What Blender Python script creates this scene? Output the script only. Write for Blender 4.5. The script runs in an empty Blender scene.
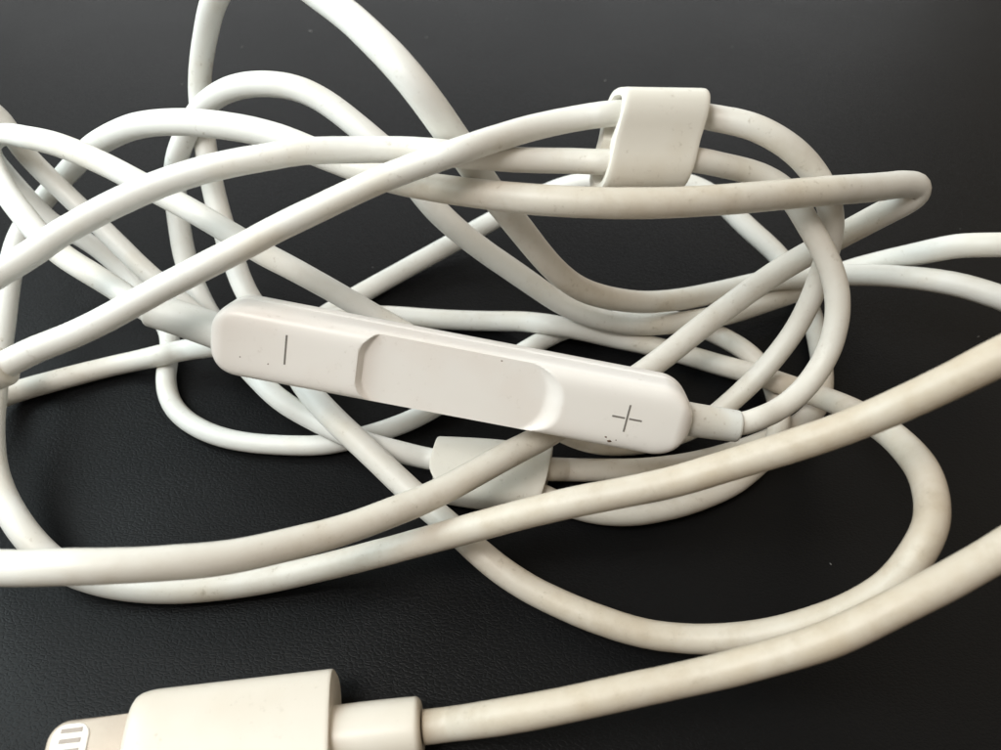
import bpy, math, random
from mathutils import Vector, Matrix

# ------------------------------------------------------------------ camera
S = 0.001                      # the tables below are in millimetres
sc = bpy.context.scene
col = sc.collection
TILT = math.radians(38.0)
cam_d = bpy.data.cameras.new('camera')
cam = bpy.data.objects.new('camera', cam_d); col.objects.link(cam)
cam.location = (0.0, -39.064 * S, 50.0 * S)
cam.rotation_euler = (TILT, 0.0, 0.0)
cam_d.sensor_width = 36.0
cam_d.lens = 36.0 * 750.0 / 1001.0
cam_d.clip_start = 0.002
cam_d.clip_end = 20.0
cam_d.dof.use_dof = True
cam_d.dof.focus_distance = 0.052
cam_d.dof.aperture_fstop = 58.0
sc.camera = cam
sc.cycles.use_denoising = True
sc.cycles.max_bounces = 8
sc.cycles.caustics_reflective = False
sc.cycles.caustics_refractive = False

# ------------------------------------------------------------------ room light
world = bpy.data.worlds.new('World'); sc.world = world
world.use_nodes = True
wb = world.node_tree.nodes['Background']
wb.inputs[0].default_value = (1.0, 0.86, 0.68, 1)
wb.inputs[1].default_value = 0.245

def area(name, loc, target, size, power, colour, sy=None):
    d = bpy.data.lights.new(name, 'AREA'); d.energy = power; d.color = colour
    d.shape = 'RECTANGLE'; d.size = size; d.size_y = sy or size
    o = bpy.data.objects.new(name, d); col.objects.link(o)
    o.location = loc
    o.rotation_euler = (Vector(target) - Vector(loc)).to_track_quat('-Z', 'Y').to_euler()
    return o
area('ceiling_lamp_light', (-0.060, -0.050, 0.155), (-0.01, 0.01, 0), 0.055, 0.165, (1.0, 0.97, 0.92))
area('side_window_light', (-0.21, 0.03, 0.17), (-0.01, 0, 0), 0.20, 0.86, (0.84, 0.975, 1.0), 0.20)
area('room_lamp_light', (0.50, 0.25, 0.60), (0, 0, 0), 0.6, 0.9, (1.0, 0.86, 0.66))
area('far_window_light', (-0.1, 1.25, 0.42), (0, 0, 0.02), 1.7, 7.8, (0.93, 0.97, 1.0), 0.8)

sc.view_settings.view_transform = 'Standard'
sc.view_settings.look = 'None'
sc.view_settings.exposure = 0.0
sc.view_settings.gamma = 1.0
sc.view_settings.use_curve_mapping = False

# ------------------------------------------------------------------ materials
def new_mat(name):
    m = bpy.data.materials.new(name); m.use_nodes = True
    nt = m.node_tree
    return m, nt, nt.nodes['Principled BSDF'], nt.nodes, nt.links

def ramp(nodes, stops):
    r = nodes.new('ShaderNodeValToRGB')
    e = r.color_ramp.elements
    e[0].position, e[0].color = stops[0][0], (*stops[0][1], 1)
    e[1].position, e[1].color = stops[-1][0], (*stops[-1][1], 1)
    for p, c in stops[1:-1]:
        k = e.new(p); k.color = (*c, 1)
    return r

def noise(nodes, links, scale, detail=3, rough=.55, vec=None):
    n = nodes.new('ShaderNodeTexNoise')
    n.inputs['Scale'].default_value = scale
    n.inputs['Detail'].default_value = detail
    n.inputs['Roughness'].default_value = rough
    if vec is not None: links.new(vec, n.inputs['Vector'])
    return n

def mix(nodes, links, fac, a, b, mode='MIX'):
    m = nodes.new('ShaderNodeMix'); m.data_type = 'RGBA'; m.blend_type = mode
    for sock, v in ((m.inputs[0], fac), (m.inputs[6], a), (m.inputs[7], b)):
        if hasattr(v, 'is_output'): links.new(v, sock)
        elif isinstance(v, tuple): sock.default_value = (*v, 1)
        else: sock.default_value = v
    return m.outputs[2]

def white_plastic(name, base, stain, rough, sss, stain_lo=.52, speck_amt=.6, bump=.09, wear_shade=None):
    m, nt, b, nodes, links = new_mat(name)
    tc = nodes.new('ShaderNodeTexCoord').outputs['Object']
    big = noise(nodes, links, 130.0, 3, .6, tc)                       # ~8 mm yellowed handling stains
    rb = ramp(nodes, [(stain_lo, (0, 0, 0)), (.78, (1, 1, 1))]); links.new(big.outputs['Fac'], rb.inputs['Fac'])
    c = mix(nodes, links, rb.outputs['Color'], base, stain)
    if wear_shade:                                                          # uneven handling yellow, with dimmer light painted in on some lengths
        at = nodes.new('ShaderNodeAttribute'); at.attribute_name = 'wear_shade'
        wn = noise(nodes, links, 220.0, 4, .65, tc)
        wr = ramp(nodes, [(.25, (.66,) * 3), (.75, (1, 1, 1))]); links.new(wn.outputs['Fac'], wr.inputs['Fac'])
        c = mix(nodes, links, mix(nodes, links, 1.0, at.outputs['Color'], wr.outputs['Color'], 'MULTIPLY'), c, wear_shade)
        gn2 = noise(nodes, links, 520.0, 5, .7, tc)                   # brown grime rubbed into these lengths
        gr = ramp(nodes, [(.50, (0, 0, 0)), (.70, (.32,) * 3)]); links.new(gn2.outputs['Fac'], gr.inputs['Fac'])
        c = mix(nodes, links, mix(nodes, links, 1.0, at.outputs['Color'], gr.outputs['Color'], 'MULTIPLY'), c, (.36, .28, .19))
    sp = noise(nodes, links, 2100.0, 4, .64, tc)                      # fine grey scuffs, clustered
    rs = ramp(nodes, [(.60, (0, 0, 0)), (.74, (1, 1, 1))]); links.new(sp.outputs['Fac'], rs.inputs['Fac'])
    cl = noise(nodes, links, 260.0, 2, .5, tc)
    rc = ramp(nodes, [(.46, (0, 0, 0)), (.60, (speck_amt,) * 3)]); links.new(cl.outputs['Fac'], rc.inputs['Fac'])
    f = mix(nodes, links, 1.0, rs.outputs['Color'], rc.outputs['Color'], 'MULTIPLY')
    c = mix(nodes, links, f, c, (0.34, 0.29, 0.22))
    links.new(c, b.inputs['Base Color'])
    rr = nodes.new('ShaderNodeMapRange'); rr.inputs[3].default_value = rough - .05; rr.inputs[4].default_value = rough + .14
    links.new(big.outputs['Fac'], rr.inputs[0]); links.new(rr.outputs[0], b.inputs['Roughness'])
    b.inputs['Specular IOR Level'].default_value = .5
    gn = noise(nodes, links, 2600.0, 3, .6, tc)
    bp = nodes.new('ShaderNodeBump'); bp.inputs['Strength'].default_value = bump; bp.inputs['Distance'].default_value = 0.0001
    links.new(gn.outputs['Fac'], bp.inputs['Height']); links.new(bp.outputs['Normal'], b.inputs['Normal'])
    return m

M_CABLE = white_plastic('white rubber cable', (.81, .815, .79), (.73, .69, .60), .42, .18, wear_shade=(.47, .385, .28))
M_SOFT = white_plastic('white rubber fitting', (.76, .735, .67), (.66, .60, .50), .44, .18)
M_SLEEVE = white_plastic('grey white strain relief', (.66, .66, .63), (.57, .52, .44), .46, .12)
M_HARD = white_plastic('white moulded plastic', (.81, .775, .74), (.775, .71, .66), .32, .22, .5, .25, .012)
M_PLUG = white_plastic('cream moulded plastic', (.70, .65, .575), (.65, .585, .49), .36, .2, .45, .3, .02)
M_SOFT_SHADE = white_plastic('shaded rubber fitting', (.69, .665, .60), (.61, .55, .46), .5, .2)  # soft rubber again, its colour darkened for the shade under the remote

def plain(name, colour, rough, metal=0.0, grain=900.0, var=.12):
    m, nt, b, nodes, links = new_mat(name)
    tc = nodes.new('ShaderNodeTexCoord').outputs['Object']
    n = noise(nodes, links, grain, 3, .6, tc)
    c = mix(nodes, links, n.outputs['Fac'], tuple(x * (1 - var) for x in colour), tuple(min(1, x * (1 + var)) for x in colour))
    links.new(c, b.inputs['Base Color'])
    b.inputs['Roughness'].default_value = rough
    b.inputs['Metallic'].default_value = metal
    return m
M_PRINT = plain('grey print', (.17, .155, .14), .6)
M_STEEL = plain('dull beige metal', (.36, .30, .245), .5, .5)
M_PAD = plain('white contact insert', (.82, .79, .74), .45)
M_CONTACT = plain('grey contact', (.24, .20, .17), .4, .4)
M_GRIME = plain('brown grime', (.10, .05, .025), .8)
M_DUST = plain('pale dust', (.30, .29, .28), .9)

def leather():
    m, nt, b, nodes, links = new_mat('black grained tabletop')
    tc = nodes.new('ShaderNodeTexCoord').outputs['Object']
    mp = nodes.new('ShaderNodeMapping'); links.new(tc, mp.inputs['Vector'])
    mp.inputs['Rotation'].default_value[2] = math.radians(24); mp.inputs['Scale'].default_value = (1.0, 1.7, 1.0)
    v = mp.outputs['Vector']
    vo = nodes.new('ShaderNodeTexVoronoi'); vo.feature = 'DISTANCE_TO_EDGE'; vo.inputs['Scale'].default_value = 2500.0
    wob = noise(nodes, links, 1500.0, 2, .5, v)
    va = nodes.new('ShaderNodeVectorMath'); va.operation = 'MULTIPLY_ADD'
    links.new(wob.outputs['Color'], va.inputs[0]); va.inputs[1].default_value = (.0005,) * 3; links.new(v, va.inputs[2])
    links.new(va.outputs[0], vo.inputs['Vector'])
    cell = ramp(nodes, [(.0, (0, 0, 0)), (.22, (1, 1, 1))]); links.new(vo.outputs['Distance'], cell.inputs['Fac'])
    fine = noise(nodes, links, 3200.0, 4, .65, v)
    h = mix(nodes, links, .55, cell.outputs['Color'], fine.outputs['Fac'])
    bp = nodes.new('ShaderNodeBump'); bp.inputs['Strength'].default_value = .3; bp.inputs['Distance'].default_value = 0.00008
    links.new(h, bp.inputs['Height']); links.new(bp.outputs['Normal'], b.inputs['Normal'])
    big = noise(nodes, links, 45.0, 4, .6, tc)
    c = mix(nodes, links, big.outputs['Fac'], (.0027, .0028, .0032), (.0050, .0051, .0056))
    links.new(c, b.inputs['Base Color'])
    rr = nodes.new('ShaderNodeMapRange'); rr.inputs[3].default_value = .36; rr.inputs[4].default_value = .50
    links.new(big.outputs['Fac'], rr.inputs[0]); links.new(rr.outputs[0], b.inputs['Roughness'])
    b.inputs['Specular IOR Level'].default_value = .125
    return m
M_TABLE = leather()

# ------------------------------------------------------------------ mesh helpers
def link(name, verts, faces, mat, parent=None, smooth=True, matrix=None):
    me = bpy.data.meshes.new(name)
    if matrix is not None: verts = [matrix @ Vector(v) for v in verts]
    me.from_pydata([tuple(c * S for c in v) for v in verts], [], faces)
    me.update()
    import bmesh
    bm = bmesh.new(); bm.from_mesh(me); bmesh.ops.recalc_face_normals(bm, faces=bm.faces); bm.to_mesh(me); bm.free()
    if smooth:
        me.shade_smooth()
    me.materials.append(mat)
    o = bpy.data.objects.new(name, me); col.objects.link(o)
    if parent is not None:
        o.parent = parent
    return o

def sharp(o, deg=40):
    """split normals at creases so that moulded edges stay crisp"""
    import bmesh
    bm = bmesh.new(); bm.from_mesh(o.data)
    for e in bm.edges:
        if len(e.link_faces) == 2 and e.calc_face_angle(0) > math.radians(deg): e.smooth = False
    bm.to_mesh(o.data); bm.free()

def sweep(path, radii, nseg=20, cap=True):
    """tube through 3-D points with parallel-transported frames"""
    P = [Vector(p) for p in path]; n = len(P)
    T = []
    for i in range(n):
        a = P[max(i - 1, 0)]; b = P[min(i + 1, n - 1)]
        T.append((b - a).normalized())
    ref = Vector((0, 0, 1)) if abs(T[0].z) < .9 else Vector((1, 0, 0))
    u = (ref - T[0] * ref.dot(T[0])).normalized()
    verts, faces = [], []
    for i in range(n):
        if i:
            u = (u - T[i] * u.dot(T[i])).normalized()
        w = T[i].cross(u)
        for k in range(nseg):
            a = 2 * math.pi * k / nseg
            verts.append(P[i] + (u * math.cos(a) + w * math.sin(a)) * radii[i])
    for i in range(n - 1):
        for k in range(nseg):
            k2 = (k + 1) % nseg
            faces.append((i * nseg + k, i * nseg + k2, (i + 1) * nseg + k2, (i + 1) * nseg + k))
    if cap:
        faces.append(tuple(range(nseg))[::-1])
        faces.append(tuple((n - 1) * nseg + k for k in range(nseg)))
    return verts, faces

def catmull(C, sub):
    """smooth the sampled centre line; rows are x, y, z, radius"""
    out = []
    n = len(C)
    for i in range(n - 1):
        p0, p1, p2, p3 = C[max(i - 1, 0)], C[i], C[i + 1], C[min(i + 2, n - 1)]
        for k in range(sub):
            s = k / sub
            out.append(tuple(.5 * ((2 * b) + (c - a) * s + (2 * a - 5 * b + 4 * c - d) * s * s + (3 * b - a - 3 * c + d) * s ** 3)
                             for a, b, c, d in zip(p0, p1, p2, p3)))
    out.append(tuple(C[-1]))
    return out

def basis(origin, x, y, z):
    m = Matrix.Identity(4)
    for i, v in enumerate((x, y, z)):
        for r in range(3): m[r][i] = v[r]
    for r in range(3): m[r][3] = origin[r]
    return m

# ------------------------------------------------------------------ tabletop (the setting)
tt = link('tabletop', [(-700, -400, 0), (700, -400, 0), (700, 900, 0), (-700, 900, 0),
                       (-700, -400, -25), (700, -400, -25), (700, 900, -25), (-700, 900, -25)],
          [(0, 1, 2, 3), (7, 6, 5, 4), (0, 4, 5, 1), (1, 5, 6, 2), (2, 6, 7, 3), (3, 7, 4, 0)], M_TABLE, smooth=False)
tt['kind'] = 'structure'
tt['label'] = 'black leather grained tabletop under the tangled cable'

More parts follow.
